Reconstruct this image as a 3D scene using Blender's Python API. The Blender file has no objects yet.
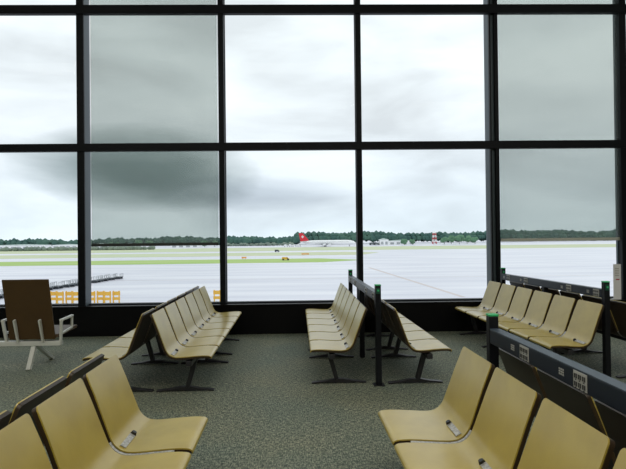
import bpy, bmesh, math, random
from mathutils import Vector, Matrix
random.seed(7)
S = bpy.context.scene
COL = S.collection

# ------------------------------------------------------------------ camera
FPX, W, H = 500.0, 626.0, 469.0
CAMZ = 1.6
VX, VY, ROLL = 303.0, 238.0, math.radians(-0.62)
yaw = math.atan((W / 2 - VX) / FPX); pitch = math.atan((VY - H / 2) / FPX)
F = Vector((math.sin(yaw) * math.cos(pitch), math.cos(yaw) * math.cos(pitch), math.sin(pitch)))
R = Vector((math.cos(yaw), -math.sin(yaw), 0)); U = R.cross(F)
R2 = R * math.cos(ROLL) + U * math.sin(ROLL); U2 = -R * math.sin(ROLL) + U * math.cos(ROLL)
cam_data = bpy.data.cameras.new('camera'); cam = bpy.data.objects.new('camera', cam_data); COL.objects.link(cam)
m = Matrix((R2, U2, -F)).transposed().to_4x4(); m.translation = (0, 0, CAMZ)
cam.matrix_world = m
cam_data.sensor_fit = 'HORIZONTAL'; cam_data.sensor_width = 36.0; cam_data.lens = 36.0 * FPX / W
cam_data.clip_end = 6000; cam_data.clip_start = 0.05
S.camera = cam

# ------------------------------------------------------------------ view
S.view_settings.view_transform = 'Standard'; S.view_settings.look = 'None'
S.view_settings.gamma = 1.0; S.view_settings.use_curve_mapping = False
S.view_settings.exposure = 0.12
S.cycles.max_bounces = 10; S.cycles.transparent_max_bounces = 16

# ------------------------------------------------------------------ sky (overcast, soft clouds)
world = bpy.data.worlds.new('world'); S.world = world; world.use_nodes = True
nt = world.node_tree; nt.nodes.clear()
def N(t, typ, **k):
    n = t.nodes.new(typ)
    for a, v in k.items(): setattr(n, a, v)
    return n
def ramp(t, stops):
    r = N(t, 'ShaderNodeValToRGB'); e = r.color_ramp.elements
    while len(e) < len(stops): e.new(0.5)
    for q, (p, c) in zip(e, stops): q.position = p; q.color = (*c, 1)
    return r
def math_n(t, op, a, b=None, clamp=False):
    n = N(t, 'ShaderNodeMath', operation=op); n.use_clamp = clamp
    for i, v in enumerate((a, b)):
        if v is None: continue
        if isinstance(v, (int, float)): n.inputs[i].default_value = v
        else: t.links.new(v, n.inputs[i])
    return n.outputs[0]
L = nt.links.new
tc = N(nt, 'ShaderNodeTexCoord'); sep = N(nt, 'ShaderNodeSeparateXYZ'); L(tc.outputs['Generated'], sep.inputs[0])
mp = N(nt, 'ShaderNodeMapping'); mp.inputs['Scale'].default_value = (2.0, 2.0, 7.0); L(tc.outputs['Generated'], mp.inputs[0])
n1 = N(nt, 'ShaderNodeTexNoise'); n1.inputs['Scale'].default_value = 1.5; n1.inputs['Detail'].default_value = 5; n1.inputs['Roughness'].default_value = .5
n1.inputs['Distortion'].default_value = .3
L(mp.outputs[0], n1.inputs['Vector'])
cl = ramp(nt, [(0.32, (.70, .735, .775)), (0.50, (.86, .905, .95)), (0.66, (1.0, 1.04, 1.08))])
L(n1.outputs['Fac'], cl.inputs[0])
# brighter overhead than near the horizon
gr = ramp(nt, [(0.0, (.94, .99, 1.02)), (0.08, (.90, .93, .96)), (0.22, (1.0, 1.0, 1.0)), (0.45, (1.12, 1.12, 1.10)), (1.0, (1.15, 1.15, 1.15))])
L(sep.outputs[2], gr.inputs[0])
mul = N(nt, 'ShaderNodeMix', data_type='RGBA', blend_type='MULTIPLY'); mul.inputs[0].default_value = 1
L(cl.outputs[0], mul.inputs[6]); L(gr.outputs[0], mul.inputs[7])
# one heavy grey cloud low in the sky to the left
def cloud(prev, cx, cz, sx, sz, col, amt):
    a = math_n(nt, 'DIVIDE', math_n(nt, 'SUBTRACT', sep.outputs[0], cx), sx)
    b = math_n(nt, 'DIVIDE', math_n(nt, 'SUBTRACT', sep.outputs[2], cz), sz)
    r2 = math_n(nt, 'ADD', math_n(nt, 'MULTIPLY', a, a), math_n(nt, 'MULTIPLY', b, b))
    r2 = math_n(nt, 'ADD', r2, math_n(nt, 'MULTIPLY', math_n(nt, 'SUBTRACT', n1.outputs['Fac'], 0.5), 1.6))
    g = math_n(nt, 'SUBTRACT', 1.0, math_n(nt, 'MULTIPLY', r2, 0.6), True)
    front = math_n(nt, 'GREATER_THAN', sep.outputs[1], 0.0)
    g = math_n(nt, 'MULTIPLY', math_n(nt, 'MULTIPLY', g, front), amt)
    mx = N(nt, 'ShaderNodeMix', data_type='RGBA', blend_type='MULTIPLY'); L(g, mx.inputs[0]); L(prev, mx.inputs[6]); mx.inputs[7].default_value = (*col, 1)
    return mx.outputs[2]
o = cloud(mul.outputs[2], -0.29, 0.130, 0.17, 0.068, (.27, .33, .32), 1.0)
o = cloud(o, -0.10, 0.09, 0.16, 0.03, (.74, .76, .79), .9)
bg = N(nt, 'ShaderNodeBackground'); L(o, bg.inputs[0]); bg.inputs[1].default_value = 1.0
wo = N(nt, 'ShaderNodeOutputWorld'); L(bg.outputs[0], wo.inputs[0])

# ------------------------------------------------------------------ unseen fill lamps at ceiling height, added to brighten the front seats
def area(loc, sx, sy, power, col=(1, .95, .84), rot=(0, 0, 0)):
    d = bpy.data.lights.new('ceiling_fill', 'AREA'); d.shape = 'RECTANGLE'; d.size = sx; d.size_y = sy; d.energy = power; d.color = col
    ob = bpy.data.objects.new('ceiling_fill', d); ob.location = loc; ob.rotation_euler = rot; COL.objects.link(ob)
for x in (-7.0, 0.0, 7.0):
    area((x, 0.3, 7.35), 4.5, 1.2, 150)
    area((x, -4.5, 7.35), 4.5, 1.2, 150)

# ------------------------------------------------------------------ materials
def mat(name, col, rough=.5, metal=0.0, spec=.5, noise=None, bump=None, coords='Object'):
    """noise=(scale, colour2, (stretch))   bump=(scale, strength)"""
    m = bpy.data.materials.new(name); m.use_nodes = True; t = m.node_tree
    b = t.nodes['Principled BSDF']
    b.inputs['Base Color'].default_value = (*col, 1); b.inputs['Roughness'].default_value = rough
    b.inputs['Metallic'].default_value = metal; b.inputs['Specular IOR Level'].default_value = spec
    if name == 'tan_vinyl': b.inputs['Coat Weight'].default_value = .35; b.inputs['Coat Roughness'].default_value = .28
    if noise or bump:
        c = N(t, 'ShaderNodeTexCoord'); mpn = N(t, 'ShaderNodeMapping'); t.links.new(c.outputs[coords], mpn.inputs[0])
        if noise and len(noise) > 2: mpn.inputs['Scale'].default_value = noise[2]
    if noise:
        n = N(t, 'ShaderNodeTexNoise'); n.inputs['Scale'].default_value = noise[0]; n.inputs['Detail'].default_value = 4
        t.links.new(mpn.outputs[0], n.inputs['Vector'])
        r = ramp(t, [(.35, col), (.65, noise[1])]); t.links.new(n.outputs['Fac'], r.inputs[0]); t.links.new(r.outputs[0], b.inputs['Base Color'])
    if bump:
        n = N(t, 'ShaderNodeTexNoise'); n.inputs['Scale'].default_value = bump[0]; t.links.new(mpn.outputs[0], n.inputs['Vector'])
        bp = N(t, 'ShaderNodeBump'); bp.inputs['Strength'].default_value = bump[1]; bp.inputs['Distance'].default_value = .005
        t.links.new(n.outputs['Fac'], bp.inputs['Height']); t.links.new(bp.outputs[0], b.inputs['Normal'])
    return m
M = {}
M['vinyl'] = mat('tan_vinyl', (.50, .385, .062), .32, spec=.8, noise=(6, (.44, .33, .050)), bump=(160, .12))
M['shell'] = mat('brown_shell', (.035, .021, .009), .42)
M['shell_warm'] = mat('brown_backrest', (.075, .04, .010), .5, noise=(5, (.065, .034, .009)))
M['legmetal'] = mat('dark_metal', (.045, .045, .05), .38, .6)
M['silver'] = mat('cast_aluminium', (.55, .54, .50), .4, .3, noise=(60, (.30, .29, .27)))
M['black'] = mat('black_plastic', (.008, .008, .009), .45)
M['frame'] = mat('black_window_frame', (.004, .006, .009), .5, spec=.18)
M['frame_side_lit'] = mat('window_lit_aluminium_channel', (.07, .095, .11), .45, .2, .3)  # greyer than the frame: window light on mullion sides put into the colour
M['base'] = mat('black_wall_panel', (.003, .003, .004), .35, spec=.2)
M['rail'] = mat('navy_rail', (.009, .015, .028), .4, spec=.35)
M['railtop'] = mat('navy_rail_top', (.05, .07, .10), .4)  # paler navy for the top face of the rail
M['post'] = mat('black_post', (.005, .006, .009), .45, spec=.3)
M['green'] = mat('green_cap', (.04, .50, .18), .45)
M['darkgreen'] = mat('dark_green_label', (.01, .07, .045), .5)
M['plate'] = mat('grey_socket_plate', (.45, .45, .42), .5)
M['socket'] = mat('dark_socket', (.05, .05, .05), .5)
M['white'] = mat('white_enamel', (.62, .64, .60), .4)
M['notice'] = mat('white_notice', (.85, .86, .87), .5)
M['red'] = mat('red_mark', (.45, .03, .05), .5)
M['ceil'] = mat('ceiling_paint', (.5, .5, .48), .8)
M['wall'] = mat('wall_paint', (.16, .16, .15), .8)
M['hem'] = mat('blind_hem', (.03, .035, .035), .5)
M['hemlight'] = mat('blind_hem_light', (.55, .57, .52), .5)
# carpet
def carpet():
    m = bpy.data.materials.new('loop_pile_carpet'); m.use_nodes = True; t = m.node_tree; b = t.nodes['Principled BSDF']
    c = N(t, 'ShaderNodeTexCoord')
    v = N(t, 'ShaderNodeTexNoise'); v.inputs['Scale'].default_value = 55; v.inputs['Detail'].default_value = 3; v.inputs['Roughness'].default_value = .75
    # two crossed yarn directions give the loop pile its woven look
    w = N(t, 'ShaderNodeTexNoise'); w.inputs['Scale'].default_value = 55; w.inputs['Detail'].default_value = 3; w.inputs['Roughness'].default_value = .75
    for nn_, sc in ((v, (1.9, .45, 1)), (w, (.45, 1.9, 1))):
        mpn = N(t, 'ShaderNodeMapping'); mpn.inputs['Scale'].default_value = sc; t.links.new(c.outputs['Object'], mpn.inputs[0]); t.links.new(mpn.outputs[0], nn_.inputs['Vector'])
    av = math_n(t, 'MULTIPLY', math_n(t, 'ADD', v.outputs['Fac'], w.outputs['Fac']), .5)
    r = ramp(t, [(.40, (.030, .046, .043)), (.5, (.135, .160, .122)), (.59, (.42, .425, .31))]); t.links.new(av, r.inputs[0])
    n = N(t, 'ShaderNodeTexNoise'); n.inputs['Scale'].default_value = 1.2; t.links.new(c.outputs['Object'], n.inputs['Vector'])
    r2 = ramp(t, [(.3, (.85, .92, .95)), (.7, (1.1, 1.05, .98))]); t.links.new(n.outputs['Fac'], r2.inputs[0])
    x = N(t, 'ShaderNodeMix', data_type='RGBA', blend_type='MULTIPLY'); x.inputs[0].default_value = 1
    t.links.new(r.outputs[0], x.inputs[6]); t.links.new(r2.outputs[0], x.inputs[7]); t.links.new(x.outputs[2], b.inputs['Base Color'])
    b.inputs['Roughness'].default_value = .75
    b.inputs['Specular IOR Level'].default_value = .35
    bp = N(t, 'ShaderNodeBump'); bp.inputs['Strength'].default_value = .5; bp.inputs['Distance'].default_value = .006
    t.links.new(v.outputs['Fac'], bp.inputs['Height']); t.links.new(bp.outputs[0], b.inputs['Normal'])
    return m
M['carpet'] = carpet()
# glass: thin pane
def glass():
    m = bpy.data.materials.new('window_glass'); m.use_nodes = True; t = m.node_tree; t.nodes.clear()
    tr = N(t, 'ShaderNodeBsdfTransparent'); tr.inputs[0].default_value = (.95, .985, .985, 1)
    gl = N(t, 'ShaderNodeBsdfGlossy'); gl.inputs['Roughness'].default_value = .02; gl.inputs[0].default_value = (.6, .6, .6, 1)
    fr = N(t, 'ShaderNodeFresnel'); fr.inputs[0].default_value = 1.12
    mx = N(t, 'ShaderNodeMixShader'); t.links.new(fr.outputs[0], mx.inputs[0]); t.links.new(tr.outputs[0], mx.inputs[1]); t.links.new(gl.outputs[0], mx.inputs[2])
    ou = N(t, 'ShaderNodeOutputMaterial'); t.links.new(mx.outputs[0], ou.inputs[0]); return m
M['glass'] = glass()
# screen-mesh blind: sees through the open weave, the yarn itself lets some light through
def blind():
    m = bpy.data.materials.new('screen_mesh_fabric'); m.use_nodes = True; t = m.node_tree; t.nodes.clear()
    tr = N(t, 'ShaderNodeBsdfTransparent'); tr.inputs[0].default_value = (.85, .875, .853, 1)
    tl = N(t, 'ShaderNodeBsdfTranslucent'); tl.inputs[0].default_value = (.16, .17, .16, 1)
    df = N(t, 'ShaderNodeBsdfDiffuse'); df.inputs[0].default_value = (.10, .11, .10, 1)
    a = N(t, 'ShaderNodeAddShader'); t.links.new(tl.outputs[0], a.inputs[0]); t.links.new(df.outputs[0], a.inputs[1])
    mx = N(t, 'ShaderNodeMixShader'); mx.inputs[0].default_value = .22
    t.links.new(tr.outputs[0], mx.inputs[1]); t.links.new(a.outputs[0], mx.inputs[2])
    ou = N(t, 'ShaderNodeOutputMaterial'); t.links.new(mx.outputs[0], ou.inputs[0]); return m
M['blind'] = blind()
# outdoors
M['apron'] = mat('wet_sheen_concrete_apron', (.76, .75, .79), .35, spec=.5, noise=(.02, (.58, .58, .65), (1.0, 9.0, 1)))  # pale streaks put the wet sheen into the base colour
M['grass'] = mat('mown_grass', (.33, .50, .12), .9, noise=(.02, (.44, .54, .20), (1, 6, 1)))
M['grass_dry'] = mat('dry_grass', (.50, .58, .36), .9, noise=(.012, (.60, .60, .40), (1, 6, 1)))
M['stripe'] = mat('taxiway_line', (.62, .55, .53), .7)
M['forest'] = mat('hazy_forest_foliage', (.035, .095, .085), .9, noise=(.05, (.07, .15, .11)))  # distance haze is mixed into the foliage colour
M['bush'] = mat('bush_foliage', (.09, .20, .12), .9, noise=(.1, (.14, .26, .14)))
M['hedge'] = mat('grey_green_hedge', (.16, .20, .17), .9, noise=(.1, (.25, .30, .24)))
M['pwhite'] = mat('white_paint', (.92, .92, .92), .35)
M['pred'] = mat('red_paint', (.70, .02, .04), .4)
M['towerred'] = mat('faded_red_paint', (.55, .10, .10), .6)
M['pdark'] = mat('dark_paint', (.05, .06, .07), .5)
M['pyellow'] = mat('yellow_paint', (.80, .46, .06), .5)
M['porange'] = mat('orange_paint', (.80, .36, .10), .5)
M['pgrey'] = mat('grey_paint', (.40, .42, .43), .6)
M['roof'] = mat('pale_green_roof', (.50, .60, .55), .6)

# ------------------------------------------------------------------ mesh helpers
def box(bm, x0, x1, y0, y1, z0, z1):
    v = [bm.verts.new(p) for p in ((x0,y0,z0),(x1,y0,z0),(x1,y1,z0),(x0,y1,z0),(x0,y0,z1),(x1,y0,z1),(x1,y1,z1),(x0,y1,z1))]
    for f in ((3,2,1,0),(4,5,6,7),(0,1,5,4),(1,2,6,5),(2,3,7,6),(3,0,4,7)): bm.faces.new([v[i] for i in f])
def bar(bm, a, b, w, h, w2=None, h2=None):
    """tapered rectangular bar from a to b; w sideways, h in the vertical-ish direction"""
    a, b = Vector(a), Vector(b); d = (b - a).normalized()
    up = Vector((0, 0, 1)) if abs(d.z) < .9 else Vector((1, 0, 0))
    s = d.cross(up).normalized(); u = s.cross(d).normalized(); w2 = w2 or w; h2 = h2 or h; v = []
    for p, ww, hh in ((a, w, h), (b, w2, h2)):
        for i, j in ((-1,-1),(1,-1),(1,1),(-1,1)): v.append(bm.verts.new(p + s * i * ww / 2 + u * j * hh / 2))
    for f in ((3,2,1,0),(4,5,6,7),(0,1,5,4),(1,2,6,5),(2,3,7,6),(3,0,4,7)): bm.faces.new([v[i] for i in f])
def tube(bm, a, b, r, r2=None, n=12):
    a, b = Vector(a), Vector(b); d = (b - a).normalized()
    up = Vector((0, 0, 1)) if abs(d.z) < .9 else Vector((1, 0, 0))
    s = d.cross(up).normalized(); u = s.cross(d); r2 = r if r2 is None else r2; A, B = [], []
    for i in range(n):
        t = 2 * math.pi * i / n; q = s * math.cos(t) + u * math.sin(t)
        A.append(bm.verts.new(a + q * r)); B.append(bm.verts.new(b + q * r2))
    for i in range(n): bm.faces.new((A[i], A[(i+1)%n], B[(i+1)%n], B[i]))
    bm.faces.new(A[::-1]); bm.faces.new(B)
def prism(bm, pts, axis, a0, a1):
    """pts: closed outline in the plane across axis"""
    def P(p, a): return {'y': (p[0], a, p[1]), 'x': (a, p[0], p[1]), 'z': (p[0], p[1], a)}[axis]
    A = [bm.verts.new(P(p, a0)) for p in pts]; B = [bm.verts.new(P(p, a1)) for p in pts]; n = len(pts)
    for i in range(n): bm.faces.new((A[i], A[(i+1)%n], B[(i+1)%n], B[i]))
    bm.faces.new(A[::-1]); bm.faces.new(B)
def obj(name, bm, material, parent=None, smooth=False, bevel=0.0, loc=None):
    bmesh.ops.recalc_face_normals(bm, faces=bm.faces)
    if bevel: bmesh.ops.bevel(bm, geom=list(bm.edges), offset=bevel, segments=2, affect='EDGES', profile=.5, clamp_overlap=True)
    me = bpy.data.meshes.new(name); bm.to_mesh(me); bm.free(); me.materials.append(material)
    if smooth:
        for p in me.polygons: p.use_smooth = True
    ob = bpy.data.objects.new(name, me); COL.objects.link(ob)
    if parent: ob.parent = parent
    if loc: ob.location = loc
    return ob
def nb(): return bmesh.new()
def bx(name, x0, x1, y0, y1, z0, z1, material, parent=None, bevel=0.0):
    b = nb(); box(b, x0, x1, y0, y1, z0, z1); return obj(name, b, material, parent, bevel=bevel)
def struct(name, b, m): o = obj(name, b, m); o['kind'] = 'structure'; return o
def sbx(name, *a): o = bx(name, *a); o['kind'] = 'structure'; return o
def tag(o, label, cat, group=None):
    o['label'] = label; o['category'] = cat
    if group: o['group'] = group
    return o
def thing(name, label, cat, loc=(0,0,0), rz=0.0, group=None):
    o = bpy.data.objects.new(name, None); COL.objects.link(o); o.location = loc; o.rotation_euler = (0,0,rz); o.empty_display_size = .1
    return tag(o, label, cat, group)
def copy_tree(o, parent=None):
    c = o.copy(); COL.objects.link(c); c.parent = parent
    for ch in list(o.children): copy_tree(ch, c)
    return c

# ------------------------------------------------------------------ setting: the hall
WY = 8.4                    # inner face of the window wall
sbx('floor', -13.4, 13.4, -9.0, WY + .3, -.25, 0, M['carpet'])
sbx('ceiling', -13.4, 13.4, -9.0, WY + .3, 7.6, 7.8, M['ceil'])
sbx('wall_left', -13.6, -13.4, -9.2, WY + .3, -.25, 7.8, M['wall'])
sbx('wall_right', 13.4, 13.6, -9.2, WY + .3, -.25, 7.8, M['wall'])
sbx('wall_back', -13.4, 13.4, -9.2, -9.0, -.25, 7.8, M['wall'])
b = nb(); box(b, -13.4, 13.4, WY, WY + .3, 0, .475); box(b, -13.4, 13.4, WY - .012, WY + .3, .475, .50)
struct('wall_front', b, M['base'])
WIDE = (-10.5, -3.64, 3.235, 10.1)
MULL = (-12.9, -10.5, -8.2, -5.93, -3.64, -1.35, .963, 3.235, 5.49, 7.75, 10.1, 12.4)
GY = WY + .19
tn = 1
for x in MULL:
    wide = x in WIDE
    b = nb()
    if wide:
        if x < 0:
            box(b, x - .112, x + .005, WY, WY + .03, .50, 7.6)
        else:
            box(b, x + .045, x + .107, WY, WY + .05, .50, 7.6); box(b, x - .045, x - .020, WY, WY + .05, .50, 7.6)
    else:
        w = .046 if x < 5 or x > 6 else .06
        box(b, x - w, x + w, WY, WY + .05, .50, 7.6)
    t = struct('trim_%d' % tn, b, M['frame']); tn += 1
    b = nb()
    if wide and x < 0: box(b, x - .110, x + .003, WY + .03, WY + .25, .50, 7.6)
    elif wide: box(b, x - .043, x + .105, WY + .05, WY + .25, .50, 7.6)
    else: box(b, x - .05, x + .05, WY + .14, WY + .19, .50, 7.6)
    ch = obj('channel', b, M['frame_side_lit'], t)
    if not wide:
        b = nb(); box(b, x - .04, x + .04, WY + .05, WY + .16, .50, 7.6); obj('stem', b, M['frame'], t)
for z, hh in ((3.147, .065), (5.455, .073), (7.55, .05)):
    b = nb(); box(b, -13.4, 13.4, WY - .02, WY + .06, z - hh, z + hh)
    struct('trim_%d' % tn, b, M['frame']); tn += 1
b = nb(); box(b, -13.4, 13.4, WY + .15, WY + .28, .50, .522)
struct('trim_%d' % tn, b, M['frame']); tn += 1
wn = 1
ZS = (.522, 3.16, 5.465, 7.55)
for i in range(len(MULL) - 1):
    for j in range(3):
        b = nb(); x0, x1 = MULL[i] + .06, MULL[i + 1] - .06
        v = [b.verts.new(p) for p in ((x0, GY, ZS[j] + .0), (x1, GY, ZS[j]), (x1, GY, ZS[j + 1]), (x0, GY, ZS[j + 1]))]; b.faces.new(v)
        struct('window_%d' % wn, b, M['glass']); wn += 1

# roller blinds, drawn down to eye height in two bays
def roller(x0, x1, zb, label, light):
    t = thing('roller_blind', label, 'roller blind', ((x0 + x1) / 2, WY + .10, zb), 0, 'grey screen blinds on the glass wall'); w = (x1 - x0) / 2
    bx('fabric', -w, w, -.0006, .0006, 0, 7.46 - zb, M['blind'], t)
    bx('hem_bar', -w, w, -.012, .012, -.045, 0.004, M['hemlight'] if light else M['hem'], t, .003)
    b = nb(); tube(b, (-w, 0, 7.46 - zb), (w, 0, 7.46 - zb), .035, n=16); obj('roller_tube', b, M['hem'], t, True)
    for s in (-1, 1):
        b = nb(); tube(b, (s * (w + .008), .0, -.02), (s * (w + .008), .0, 7.4 - zb), .002, n=6); obj('guide_wire', b, M['silver'], t)
roller(-3.56, -1.43, 1.54, 'grey-green mesh roller blind with dark hem, left window bay', False)
roller(3.385, 5.455, 1.55, 'grey mesh roller blind with pale hem, right window bay behind rail', True)

# ------------------------------------------------------------------ beam seating
PROF = [(.236, .398), (.243, .408), (.238, .420), (.215, .427), (.15, .429), (.06, .424), (-.03, .417), (-.09, .416), (-.135, .424), (-.172, .447),
        (-.200, .485), (-.222, .54), (-.255, .63), (-.288, .72), (-.320, .80), (-.338, .845), (-.343, .855)]
def profile(n=40):
    P = [Vector((x, 0, z)) for x, z in PROF]; out = []
    m_ = len(P) - 1
    for i in range(n + 1):
        t = i / n * m_; k = min(int(t), m_ - 1); f = t - k
        p0, p1, p2, p3 = P[max(k-1,0)], P[k], P[k+1], P[min(k+2,m_)]
        out.append(.5 * ((2*p1) + (-p0+p2)*f + (2*p0-5*p1+4*p2-p3)*f*f + (-p0+3*p1-3*p2+p3)*f*f*f))
    return out
PR = profile()
def normals(P):
    out = []
    for i in range(len(P)):
        d = (P[min(i+1,len(P)-1)] - P[max(i-1,0)]).normalized(); out.append(Vector((d.z, 0, -d.x)))   # towards the sitter / upwards
    return [(-q if False else q) for q in out]
NR = normals(PR)
def sheet(sx, y0, y1, off0, off1, inset=0.0, i0=0, i1=None, corner=.022):
    """solid sheet following the seat profile between offsets off0 (under) and off1 (over)"""
    b = nb(); i1 = len(PR) - 1 if i1 is None else i1; idx = range(i0, i1 + 1); M_ = 6
    cum = [0]
    for k in range(1, len(PR)): cum.append(cum[-1] + (PR[k] - PR[k-1]).length)
    tot = cum[-1]; G = [[], []]
    for s, off in enumerate((off0, off1)):
        for k in idx:
            e = min(cum[k], tot - cum[k]); c = 0.0
            if corner and e < corner: c = corner - math.sqrt(max(corner**2 - (corner - e)**2, 0))
            taper = .010 * max(0.0, (PR[k].z - .5) / .35)
            a, z_ = y0 + inset + c + taper, y1 - inset - c - taper
            row = []
            for j in range(M_ + 1):
                q = PR[k] + NR[k] * off
                row.append(b.verts.new((sx * q.x, a + (z_ - a) * j / M_, q.z)))
            G[s].append(row)
    n = len(G[0])
    for s in (0, 1):
        for i in range(n - 1):
            for j in range(M_): b.faces.new((G[s][i][j], G[s][i+1][j], G[s][i+1][j+1], G[s][i][j+1]))
    for i in range(n - 1):
        for j in (0, M_): b.faces.new((G[0][i][j], G[0][i+1][j], G[1][i+1][j], G[1][i][j]))
    for i in (0, n - 1):
        for j in range(M_): b.faces.new((G[0][i][j], G[0][i][j+1], G[1][i][j+1], G[1][i][j]))
    return b
def edge_split(o, ang=35):
    md = o.modifiers.new('edges', 'EDGE_SPLIT'); md.split_angle = math.radians(ang)
PITCH = .511
CRE = min(range(len(PR)), key=lambda k: abs(PR[k].x + .150) + abs(PR[k].z - .43))
def make_bench(sx, n, legs, label, PITCH=PITCH):
    t = thing('beam_bench', label, 'waiting bench', group='tandem benches in the departure lounge')
    sh = sheet(sx, .019, PITCH - .019, -.019, 0.0)
    so = obj('seat', sh, M['shell'], t, True); edge_split(so)
    pad = obj('upholstery', sheet(sx, .019, PITCH - .019, .0002, .007, .004), M['vinyl'], so, True); edge_split(pad)
    q, nn = PR[CRE], NR[CRE]
    b = nb(); p = q + nn * .010
    d = Vector((nn.z, 0, -nn.x))
    # pale strip along the crease with its dark knob
    A = p - d * .017; B = p + d * .017
    y0, y1 = .05, .22
    vs = []
    for yy in (y0, y1):
        for k, o_ in ((A, 0), (B, 0), (B, .006), (A, .006)): w = k + nn * o_; vs.append(b.verts.new((sx * w.x, yy, w.z)))
    for f in ((3,2,1,0),(4,5,6,7),(0,1,5,4),(1,2,6,5),(2,3,7,6),(3,0,4,7)): b.faces.new([vs[i] for i in f])
    obj('hinge_strip', b, M['silver'], so)
    b = nb(); a0 = (sx * p.x, .235, p.z); a1 = (sx * (p + nn * .018).x, .235, (p + nn * .018).z); tube(b, a0, a1, .019, .014)
    obj('knob', b, M['black'], so, True).modifiers.new('e', 'EDGE_SPLIT')
    b = nb(); box(b, min(sx * -.02, sx * .06), max(sx * -.02, sx * .06), .20, .32, .375, .408)
    obj('seat_bracket', b, M['legmetal'], so)
    seats = [so]
    for k in range(1, n):
        c = copy_tree(so, t); c.location = (0, k * PITCH, 0); seats.append(c)
    Lb = n * PITCH
    bx('beam', -.03, .03, .03, Lb - .03, .325, .38, M['legmetal'], t, .006).location = (sx * .02, 0, 0)
    # cast arms that carry the shells, seen in the gaps
    arm = None
    for k in range(1, n):
        if arm is None:
            arm = obj('support_arm', sheet(sx, -.011, .011, -.020, .003, 0, 10, 25, 0), M['silver'], t)
        else:
            a = arm.copy(); COL.objects.link(a); a.parent = t; arm2 = a; arm2.location = (0, k * PITCH, 0); continue
        arm.location = (0, k * PITCH, 0)
    first = None
    for y in legs:
        if first is None:
            b = nb()
            bar(b, (sx * .035, 0, .335), (sx * -.045, 0, .045), .055, .050, .070, .045)
            lg = obj('leg', b, M['legmetal'], t, bevel=.006)
            b = nb(); c = -.07
            prism(b, [(sx * (c + x), z) for x, z in ((-.30, .0), (-.30, .016), (-.16, .030), (-.05, .052), (.05, .052), (.16, .030), (.30, .016), (.30, .0), (.26, 0), (.20, .012), (-.20, .012), (-.26, 0))], 'y', -.028, .028)
            obj('foot', b, M['legmetal'], lg, bevel=.003)
            lg.location = (0, y, 0); first = lg
        else:
            copy_tree(first, t).location = (0, y, 0)
    return t
L6 = (.31, 1.48, 1.94, 2.88)
RZ = .022
def put(t, x, y, rz=RZ, label=None): t.location = (x, y, 0); t.rotation_euler = (0, 0, rz); 
def relabel(t, s): t['label'] = s; return t
r6 = make_bench(1, 6, L6, 'six-seat tan bench by the glass facing right, left of central aisle')
put(r6, -1.180, 5.01)
l6 = make_bench(-1, 6, L6, 'six-seat tan bench facing left toward lone brown chair, mostly hidden by backrests')
put(l6, -1.960, 5.01)
c = copy_tree(l6); relabel(c, 'six-seat tan bench by the glass facing left, right of central aisle'); put(c, .312, 5.21, .012)
c = copy_tree(r6); relabel(c, 'six-seat tan bench facing right behind middle power rail, seats pale in window light'); put(c, 1.29, 5.16)
c = copy_tree(l6); relabel(c, 'six-seat tan bench at far right facing left, before the rearmost right power rail'); put(c, 2.85, 5.23, .030)
c = copy_tree(r6); relabel(c, 'dark-backed bench at right picture edge behind green-labelled rail post'); put(c, 3.87, 5.23, .030)
L5 = (.45, 1.10, 1.60, 2.22)
r5 = make_bench(1, 5, L5, 'nearest left bench, large tan seats facing the aisle with silver crease strips', .545)
put(r5, -.828, .605)
l5 = make_bench(-1, 5, L5, 'nearest bench at lower left facing away, only backrest edges showing', .545)
put(l5, -1.618, .64)
c = copy_tree(l5); relabel(c, 'nearest right bench, large tan seats facing left before the navy rail'); put(c, .796, .675, .02)
c = copy_tree(r5); relabel(c, 'bench facing away behind nearest navy rail, only dark backrests showing'); put(c, 1.715, .675, .02)

# ------------------------------------------------------------------ charging rails between the benches
def power_rail(x, y, Lr, posts, plates, label, rz=RZ, badge=True):
    t = thing('power_rail', label, 'power rail', (x, y, 0), rz, 'charging rails between back-to-back benches')
    bx('rail', -.03, .03, .03, Lr - .03, .902, .994, M['rail'], t, .006)
    bx('rail_top', -.032, .032, .036, Lr - .036, .994, .998, M['railtop'], t)
    for py in posts:
        full = py in (0, Lr); h_ = 1.075 if full else .902
        p = bx('post', -.031, .031, py - .029, py + .029, 0, h_, M['post'], t, .005)
        if full:
            bx('cap', -.033, .033, py - .031, py + .031, h_, h_ + .014, M['green'], p, .004)
            if badge:
                bx('green_label', -.024, .024, py - .031, py - .029, h_ - .085, h_ - .02, M['darkgreen'], p)
                bx('symbol', -.010, .012, py - .032, py - .031, h_ - .060, h_ - .040, M['green'], p)
            bx('base_plate', -.06, .06, py - .06, py + .06, 0, .008, M['post'], p, .002)
    for s in (-1, 1):
        for (ym, yp) in plates:
            # four-gang socket plate with its small printed mark
            X = s * .030; lo, hi = sorted((X, X + s * .004))
            pl = bx('socket_plate', lo, hi, yp - .052, yp + .052, .910, .988, M['plate'], t, .001)
            b = nb(); lo, hi = sorted((X + s * .004, X + s * .0065))
            for i in (-.032, 0, .032):
                for zc in (.928, .964):
                    box(b, lo, hi, yp + i - .011, yp + i - .003, zc - .009, zc + .012); box(b, lo, hi, yp + i + .003, yp + i + .011, zc - .009, zc + .012)
                    box(b, lo, hi, yp + i - .004, yp + i + .004, zc - .017, zc - .012)
            obj('sockets', b, M['socket'], pl)
            b = nb(); lo, hi = sorted((X, X + s * .0015))
            for i in range(3):
                for zz in (.937, .949, .961): box(b, lo, hi, ym - .022 + i * .016, ym - .011 + i * .016, zz - .004, zz + .004)
            obj('printed_mark', b, M['plate'], t)
    return t
PL6 = ((.27, .12), (.80, .65), (1.86, 1.71), (2.40, 2.25))
power_rail(.805, 5.42, 2.55, (0, 1.27, 2.55), PL6, 'middle black power rail between benches right of the aisle')
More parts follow.
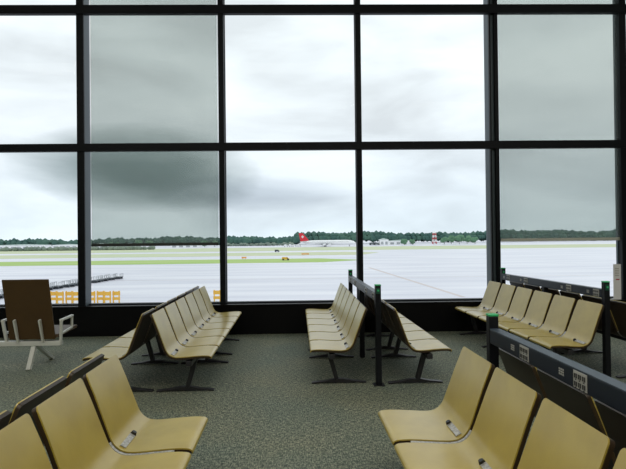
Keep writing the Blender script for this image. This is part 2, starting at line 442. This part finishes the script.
power_rail(3.335, 5.46, 2.50, (0, 1.25, 2.50), PL6, 'rearmost right navy power rail with socket plates, ends at mullion', .055)
power_rail(1.288, .81, 2.46, (0, .62, 2.46), ((.45, .30), (.98, .83), (1.56, 1.40), (2.09, 1.94)), 'nearest navy power rail with bright green post cap, lower right', .02, False)

# ------------------------------------------------------------------ lone chair facing the glass
t = thing('lounge_chair', 'white-framed brown-backed chair facing window at left edge', 'chair', (-3.42, 6.5, 0), 0)
b = nb()
prism(b, [(-.13, .36), (-.29, 1.125), (-.272, 1.13), (-.108, .365)], 'x', -.285, .285)
bk = obj('backrest', b, M['shell_warm'], t, bevel=.006)
for s in (-1, 1):
    b = nb(); bar(b, (s * .155 - .02, -.125, .33), (s * .155 - .02, -.215, .62), .045, .022); obj('back_bracket', b, M['white'], bk, bevel=.003)
b = nb(); prism(b, [(-.12, .38), (-.10, .42), (.42, .45), (.44, .435), (.42, .41)], 'x', -.31, .31)
obj('seat', b, M['shell_warm'], t, bevel=.004)
bx('beam', -.60, .345, -.12, -.04, .275, .335, M['white'], t, .008)
for s in (-1, 1):
    b = nb(); x = s * .335
    bar(b, (x, -.09, .30), (x + s * .03, -.13, .60), .035, .03); bar(b, (x + s * .03, -.145, .60), (x + s * .03, .17, .615), .04, .025); bar(b, (x + s * .03, .16, .615), (x + s * .03, .15, .46), .025, .025); bar(b, (x + s * .02, -.09, .43), (x + s * .03, .16, .465), .025, .025)
    obj('armrest', b, M['white'], t, bevel=.004)
b = nb(); bar(b, (0, -.08, .28), (0, -.22, .0), .055, .045); obj('leg', b, M['white'], t, bevel=.004)
b = nb(); bar(b, (0, -.05, .28), (0, .38, .0), .05, .04); obj('leg', b, M['white'], t, bevel=.004)

# small white notice standing on the sill
t = thing('notice_board', 'small white notice with red mark on the sill beside right mullion', 'sign', (5.33, WY + .0, .50))
bx('panel', -.065, .065, -.006, .006, 0.0, .60, M['notice'], t, .002)
bx('red_symbol', -.025, .035, -.0075, -.006, .33, .35, M['red'], t)
b = nb()
for i in range(5): box(b, -.04, .03, -.007, -.006, .40 + i * .03, .412 + i * .03)
obj('printed_lines', b, M['plate'], t)
bx('foot', -.05, .05, -.012, .10, 0.0, .006, M['notice'], t)

# ------------------------------------------------------------------ outdoors
GZ = -8.4
b = nb(); box(b, -1500, 1500, 14, 3200, GZ - 2, GZ); struct('ground', b, M['apron'])
b = nb(); box(b, -14.2, 14.2, WY + .3, WY + 3.0, GZ, -.3)
def strip(name, pts, z, material):
    b = nb(); prism(b, pts, 'z', GZ, GZ + z); o = obj(name, b, material); o['kind'] = 'structure'; return o
b.free()
strip('ground_grass', [(-700, 198), (8, 206), (26, 222), (8, 243), (-700, 246)], .10, M['grass'])
strip('ground_grass', [(-700, 290), (34, 290), (50, 330), (30, 350), (-700, 365)], .10, M['grass_dry'])
strip('ground_grass', [(-700, 400), (900, 400), (900, 520), (-700, 560)], .10, M['grass_dry'])
strip('ground_line', [(21.3, 165), (22.3, 165), (26.7, 82), (25.9, 82)], .02, M['stripe'])
strip('ground_line', [(-60, 124.6), (120, 122.3), (120, 122.0), (-60, 124.3)], .02, M['stripe'])

# forest edge: nobody could count its crowns
def blob(b, c, r, sz=1.0, sub=1):
    res = bmesh.ops.create_icosphere(b, subdivisions=sub, radius=1.0)
    for v in res['verts']:
        k = 1 + random.uniform(-.16, .16); v.co = Vector((c[0] + v.co.x * r * k, c[1] + v.co.y * r * k, c[2] + v.co.z * r * sz * k))
b = nb()
def top(x):      # height of the wood along x at ~840 m
    base = 13.0 if x < -150 else (14.5 if x < -10 else 18.5)
    return base + 1.6 * math.sin(x * .021) + 1.2 * math.sin(x * .057 + 1)
for row in range(3):
    x = -640
    while x < 640:
        y = 830 + row * 14 + .05 * x; r = random.uniform(4.5, 8.0); tz = top(x) + random.uniform(-2.2, 1.8)
        if not (-480 < x < -200 and row == 0 and random.random() < .3):
            blob(b, (x, y, GZ + tz - r * 1.0), r, 1.0); blob(b, (x + 2, y - 4, GZ + tz * .45), r, .9)
        x += random.uniform(5, 9)
o = obj('forest', b, M['forest']); o['kind'] = 'stuff'; tag(o, 'dark blue-green belt of woodland along the horizon', 'forest')
b = nb(); x = -360
while x < -150:
    r = random.uniform(1.6, 2.6); blob(b, (x, 505 + random.uniform(-3, 3), GZ + r * .8), r * 1.3, .8); x += random.uniform(1.5, 3)
o = obj('hedge', b, M['hedge']); o['kind'] = 'stuff'; tag(o, 'low grey-green hedge beyond the airfield grass at left', 'hedge')
b = nb(); x = -112
while x < -12:
    r = random.uniform(1.6, 2.8); blob(b, (x, 692 + random.uniform(-3, 3), GZ + r * .8), r * 1.3, .8); x += random.uniform(2, 4)
o = obj('hedge', b, M['hedge']); o['kind'] = 'stuff'; tag(o, 'low hedge before the woodland left of the airliner', 'hedge')
def tree(x, y, h, w, label):
    t = thing('tree', label, 'tree', (x, y, GZ), 0, 'trees standing in front of the woodland')
    b = nb(); tube(b, (0, 0, 0), (0, 0, h * .5), .35, .2, 8); obj('trunk', b, M['pdark'], t)
    b = nb()
    for k in range(7): blob(b, (random.uniform(-.3, .3) * w, random.uniform(-.3, .3) * w, h * random.uniform(.42, .78)), w * .36, .8, 2)
    obj('crown', b, M['bush'], t)
# (pixel column, distance) -> X
def X_at(px, y): return (px - 303.0) / FPX * y
TR = 'small bushy tree at the foot of the far woodland'
for px, y, h, w in ((112, 655, 9, 6), (119, 655, 8, 5), (140, 655, 10, 10), (150, 665, 9, 9), (205, 655, 8, 9), (215, 655, 8, 8), (405, 635, 7, 8), (413, 635, 7, 7),
                    (445, 650, 9, 9), (452, 672, 12, 10), (460, 650, 13, 10), (468, 674, 12, 10), (476, 650, 9, 9)):
    tree(X_at(px, y), y, h, w, TR)
# buildings far across the field
def shed(px, y, w, h, d, label, wallm='pwhite', roofm='roof'):
    t = thing('airfield_building', label, 'building', (X_at(px, y), y, GZ), 0)
    bx('wall', -w/2, w/2, 0, d, 0, h, M[wallm], t)
    b = nb(); prism(b, [(-w/2 - .6, h), (0, h + h * .22), (w/2 + .6, h)], 'y', -.5, d + .5); obj('roof', b, M[roofm], t)
    b = nb(); nw = max(2, int(w / 7))
    for k in range(nw): xx = -w/2 + w * (k + .5) / nw; box(b, xx - w/nw*.28, xx + w/nw*.28, -.15, .02, h * .1, h * .62)
    obj('doors', b, M['pgrey'], t)
shed(384.5, 640, 11, 7.0, 12, 'small white gabled building with dark shed beside it, right of airliner')
shed(402, 658, 34, 5.2, 12, 'long low pale building with green-grey roof before the woods')
shed(374.5, 642, 11, 3.0, 8, 'low dark shed right of airliner, beside white gabled building', 'pdark', 'pdark')
shed(22, 620, 66, 5.0, 14, 'long low white hangar at left picture edge under the woods')
shed(67, 650, 32, 4.6, 14, 'shorter white hangar just left of the first thick mullion')
shed(101, 620, 12, 5.2, 9, 'small white building seen under left blind, nearest thick mullion')
shed(130, 625, 14, 5.0, 9, 'small white building seen under left blind, second from thick mullion')
shed(185, 620, 34, 4.0, 9, 'long pale building seen under left blind near the thin mullion')
# red and white tower
t = thing('radar_tower', 'red and white lattice tower in front of the woods', 'tower', (X_at(435, 700), 700, GZ))
hh = 15.0
for k in range(5):
    b = nb(); z0, z1 = hh * k / 5, hh * (k + 1) / 5
    for i, j in ((-1,-1),(1,-1),(1,1),(-1,1)): bar(b, (i * (2.6 - .2 * k), j * 2, z0), (i * (2.4 - .2 * k), j * 2, z1), .8, .8)
    bar(b, (-2.6 + .2*k, -2, z0), (2.4 - .2*k, -2, z1), .5, .5); box(b, -2.8 + .2*k, 2.8 - .2*k, -2.2, 2.2, z1 - .5, z1)
    obj('tower_section', b, M['towerred'] if k % 2 == 0 else M['pwhite'], t)
b = nb(); box(b, -3, 3, -2.5, 2.5, hh, hh + .6); box(b, -1.8, 1.8, -.4, .4, hh + .6, hh + 2.2); obj('antenna', b, M['pwhite'], t)

# four-engined airliner, nose to the right
t = thing('airliner', 'white airliner with red tail parked far out on the apron', 'airplane', (28.5, 577, GZ), -.06)
b = nb(); Lp = 64.0; rings = []
st = [(-32, .5, 5.6), (-29, 1.1, 5.3), (-24, 1.9, 4.9), (-18, 2.6, 4.7), (-10, 2.82, 4.6), (10, 2.82, 4.6), (22, 2.82, 4.6), (26, 2.6, 4.5), (29, 2.0, 4.3), (31, 1.2, 4.1), (32, .3, 4.0)]
for x, r, z in st:
    rings.append([b.verts.new((x, r * math.cos(2*math.pi*k/20), z + r * math.sin(2*math.pi*k/20))) for k in range(20)])
for A, B in zip(rings, rings[1:]):
    for k in range(20): b.faces.new((A[k], A[(k+1)%20], B[(k+1)%20], B[k]))
b.faces.new(rings[0]); b.faces.new(rings[-1][::-1])
obj('fuselage', b, M['pwhite'], t, True)
fus = t.children[0]
b = nb()
for k in range(44): box(b, -24 + k * 1.1, -23.5 + k * 1.1, -2.80, -2.70, 5.1, 5.5)
obj('cabin_windows', b, M['pdark'], fus)
b = nb(); prism(b, [(-31.5, 6.0), (-33.5, 15.8), (-29.0, 15.8), (-21.5, 7.2)], 'y', -.28, .28); fin = obj('tail_fin', b, M['pred'], t)
b = nb(); box(b, -30.6, -27.6, -.36, -.28, 11.0, 12.0); box(b, -29.6, -28.6, -.36, -.28, 10.0, 13.0); obj('white_cross', b, M['pwhite'], fin)
for s in (-1, 1):
    b = nb(); prism(b, [(5, s * 2.2), (-6.5, s * 2.2), (-13.5, s * 28), (-10.5, s * 28.5)], 'z', 3.5, 3.9); obj('wing', b, M['pgrey'], t)
    b = nb(); prism(b, [(-24, s * 1.0), (-29, s * 1.0), (-32, s * 9), (-29.5, s * 9)], 'z', 5.9, 6.2); obj('tailplane', b, M['pgrey'], t)
    for (x, y) in ((1.5, 9), (-4.5, 18)):
        b = nb(); tube(b, (x + 2.4, s * y, 2.4), (x - 2.2, s * y, 2.5), 1.15, .75, 16); e = obj('engine', b, M['pwhite'], t, True)
        b = nb(); tube(b, (x + 2.42, s * y, 2.4), (x + 2.3, s * y, 2.4), .95, .95, 16); obj('intake', b, M['pdark'], e)
    b = nb(); tube(b, (-3, s * 4.5, 2.6), (-3, s * 4.5, .6), .25); g = obj('main_gear', b, M['pdark'], t)
    b = nb()
    for dx in (-.9, .9): tube(b, (-3 + dx, s * 4.5 - .6, .65), (-3 + dx, s * 4.5 + .6, .65), .65)
    obj('wheels', b, M['pdark'], g)
b = nb(); tube(b, (25, 0, 2.2), (25, 0, .5), .2); tube(b, (25, -.4, .5), (25, .4, .5), .5); obj('nose_gear', b, M['pdark'], t)
# service vehicles by the tail and elsewhere
def van(px, y, w, h, label, col='pwhite', group=None):
    t = thing('service_vehicle', label, 'vehicle', (X_at(px, y), y, GZ), 0, group)
    b = nb(); prism(b, [(-w/2, .45), (-w/2, h), (w*.22, h), (w*.36, h*.62), (w/2, h*.55), (w/2, .45)], 'y', -1.0, 1.0); bd = obj('body', b, M[col], t)
    b = nb(); prism(b, [(w*.12, h*.62), (w*.12, h*.9), (w*.21, h*.9), (w*.33, h*.62)], 'y', -1.02, 1.02); obj('side_window', b, M['pdark'], bd)
    for i in (-1, 1):
        b = nb(); tube(b, (i * w * .32, -1.05, .45), (i * w * .32, 1.05, .45), .45); obj('wheels', b, M['pdark'], t)
for px, w, h, word in ((286, 5, 2.6, 'leftmost'), (290.5, 4, 3.0, 'second from left'), (294.5, 5, 2.4, 'third from left'), (299, 4.5, 2.8, 'rightmost')):
    van(px, 596, w, h, word + ' of four white service vehicles at airliner tail', group='white vehicles by the airliner tail')
van(277, 368, 3.4, 1.7, 'small dark car on the taxiway left of the airliner', 'pdark')
van(285.5, 226, 3.4, 1.5, 'small yellow vehicle on the bright grass edge left of airliner', 'pyellow')
def marker(px, y, w, h, label, col):
    t = thing('taxiway_sign', label, 'sign', (X_at(px, y), y, GZ), 0)
    bx('panel', -w/2, w/2, -.1, .1, .3, h, M[col], t)
    for s in (-1, 1): bx('leg', s * w * .35 - .08, s * w * .35 + .08, -.08, .08, 0, .3, M['pdark'], t)
marker(244, 247, 2.4, 1.1, 'small orange taxiway sign on bright grass left of centre', 'porange')
marker(305, 296, 4.5, 1.0, 'wide orange taxiway sign on the grass below airliner tail', 'porange')

# yellow barriers below the window, far down on the apron
def make_barrier(label):
    t = thing('safety_barrier', label, 'barrier', group='yellow barriers on the apron')
    b = nb(); box(b, -.60, .60, -.03, .03, 1.30, 1.90); obj('top_panel', b, M['pyellow'], t)
    b = nb(); box(b, -.60, .60, -.03, .03, .55, 1.0); obj('mid_panel', b, M['pyellow'], t)
    for s in (-1, 1):
        b = nb(); bar(b, (s * .45, 0, 0), (s * .45, 0, 2.0), .18, .16); lg = obj('post', b, M['pyellow'], t)
        b = nb(); bar(b, (s * .45, -.4, .05), (s * .45, .4, .05), .12, .1); obj('foot', b, M['pgrey'], lg)
    return t
b0 = make_barrier('yellow apron barrier in the row seen under the left window')
for k in range(10):
    c = b0 if k == 0 else copy_tree(b0)
    c.location = (-41.0 + k * 1.27, 80.0 - .09 * k + (k % 2) * .4, GZ); c.rotation_euler = (0, 0, .06 * math.sin(k * 2.1))
c = copy_tree(b0); c['label'] = 'lone yellow barrier behind the thin mullion left of centre'; c.location = (-13.6, 79, GZ); del c['group']
# parked empty baggage dollies in a line running away
def make_dolly(label):
    t = thing('baggage_dolly', label, 'cart', group='row of parked baggage dollies')
    bx('deck', -.8, .8, -1.3, 1.3, .45, .58, M['pdark'], t)
    for s in (-1, 1):
        b = nb()
        for y in (-1.25, -.45, .45, 1.25): box(b, s * .78 - .04, s * .78 + .04, y - .04, y + .04, .58, 1.35)
        box(b, s * .78 - .04, s * .78 + .04, -1.3, 1.3, 1.28, 1.38); obj('side_rail', b, M['pgrey'], t)
        b = nb(); tube(b, (-.75, s * .9, .25), (.75, s * .9, .25), .25, n=10); obj('wheels', b, M['pdark'], t)
    b = nb(); bar(b, (0, -1.3, .4), (0, -1.75, .35), .08, .08); obj('tow_bar', b, M['pdark'], t)
    return t
d0 = make_dolly('dark empty baggage dolly in the line running away at left')
for k in range(13):
    c = d0 if k == 0 else copy_tree(d0)
    f = k / 12; y = 88 + 42 * f
    c.location = (-53.8 + 5.8 * f + (.3 if k % 3 == 0 else 0), y, GZ); c.rotation_euler = (0, 0, -.1 + .12 * math.sin(k * 1.7))
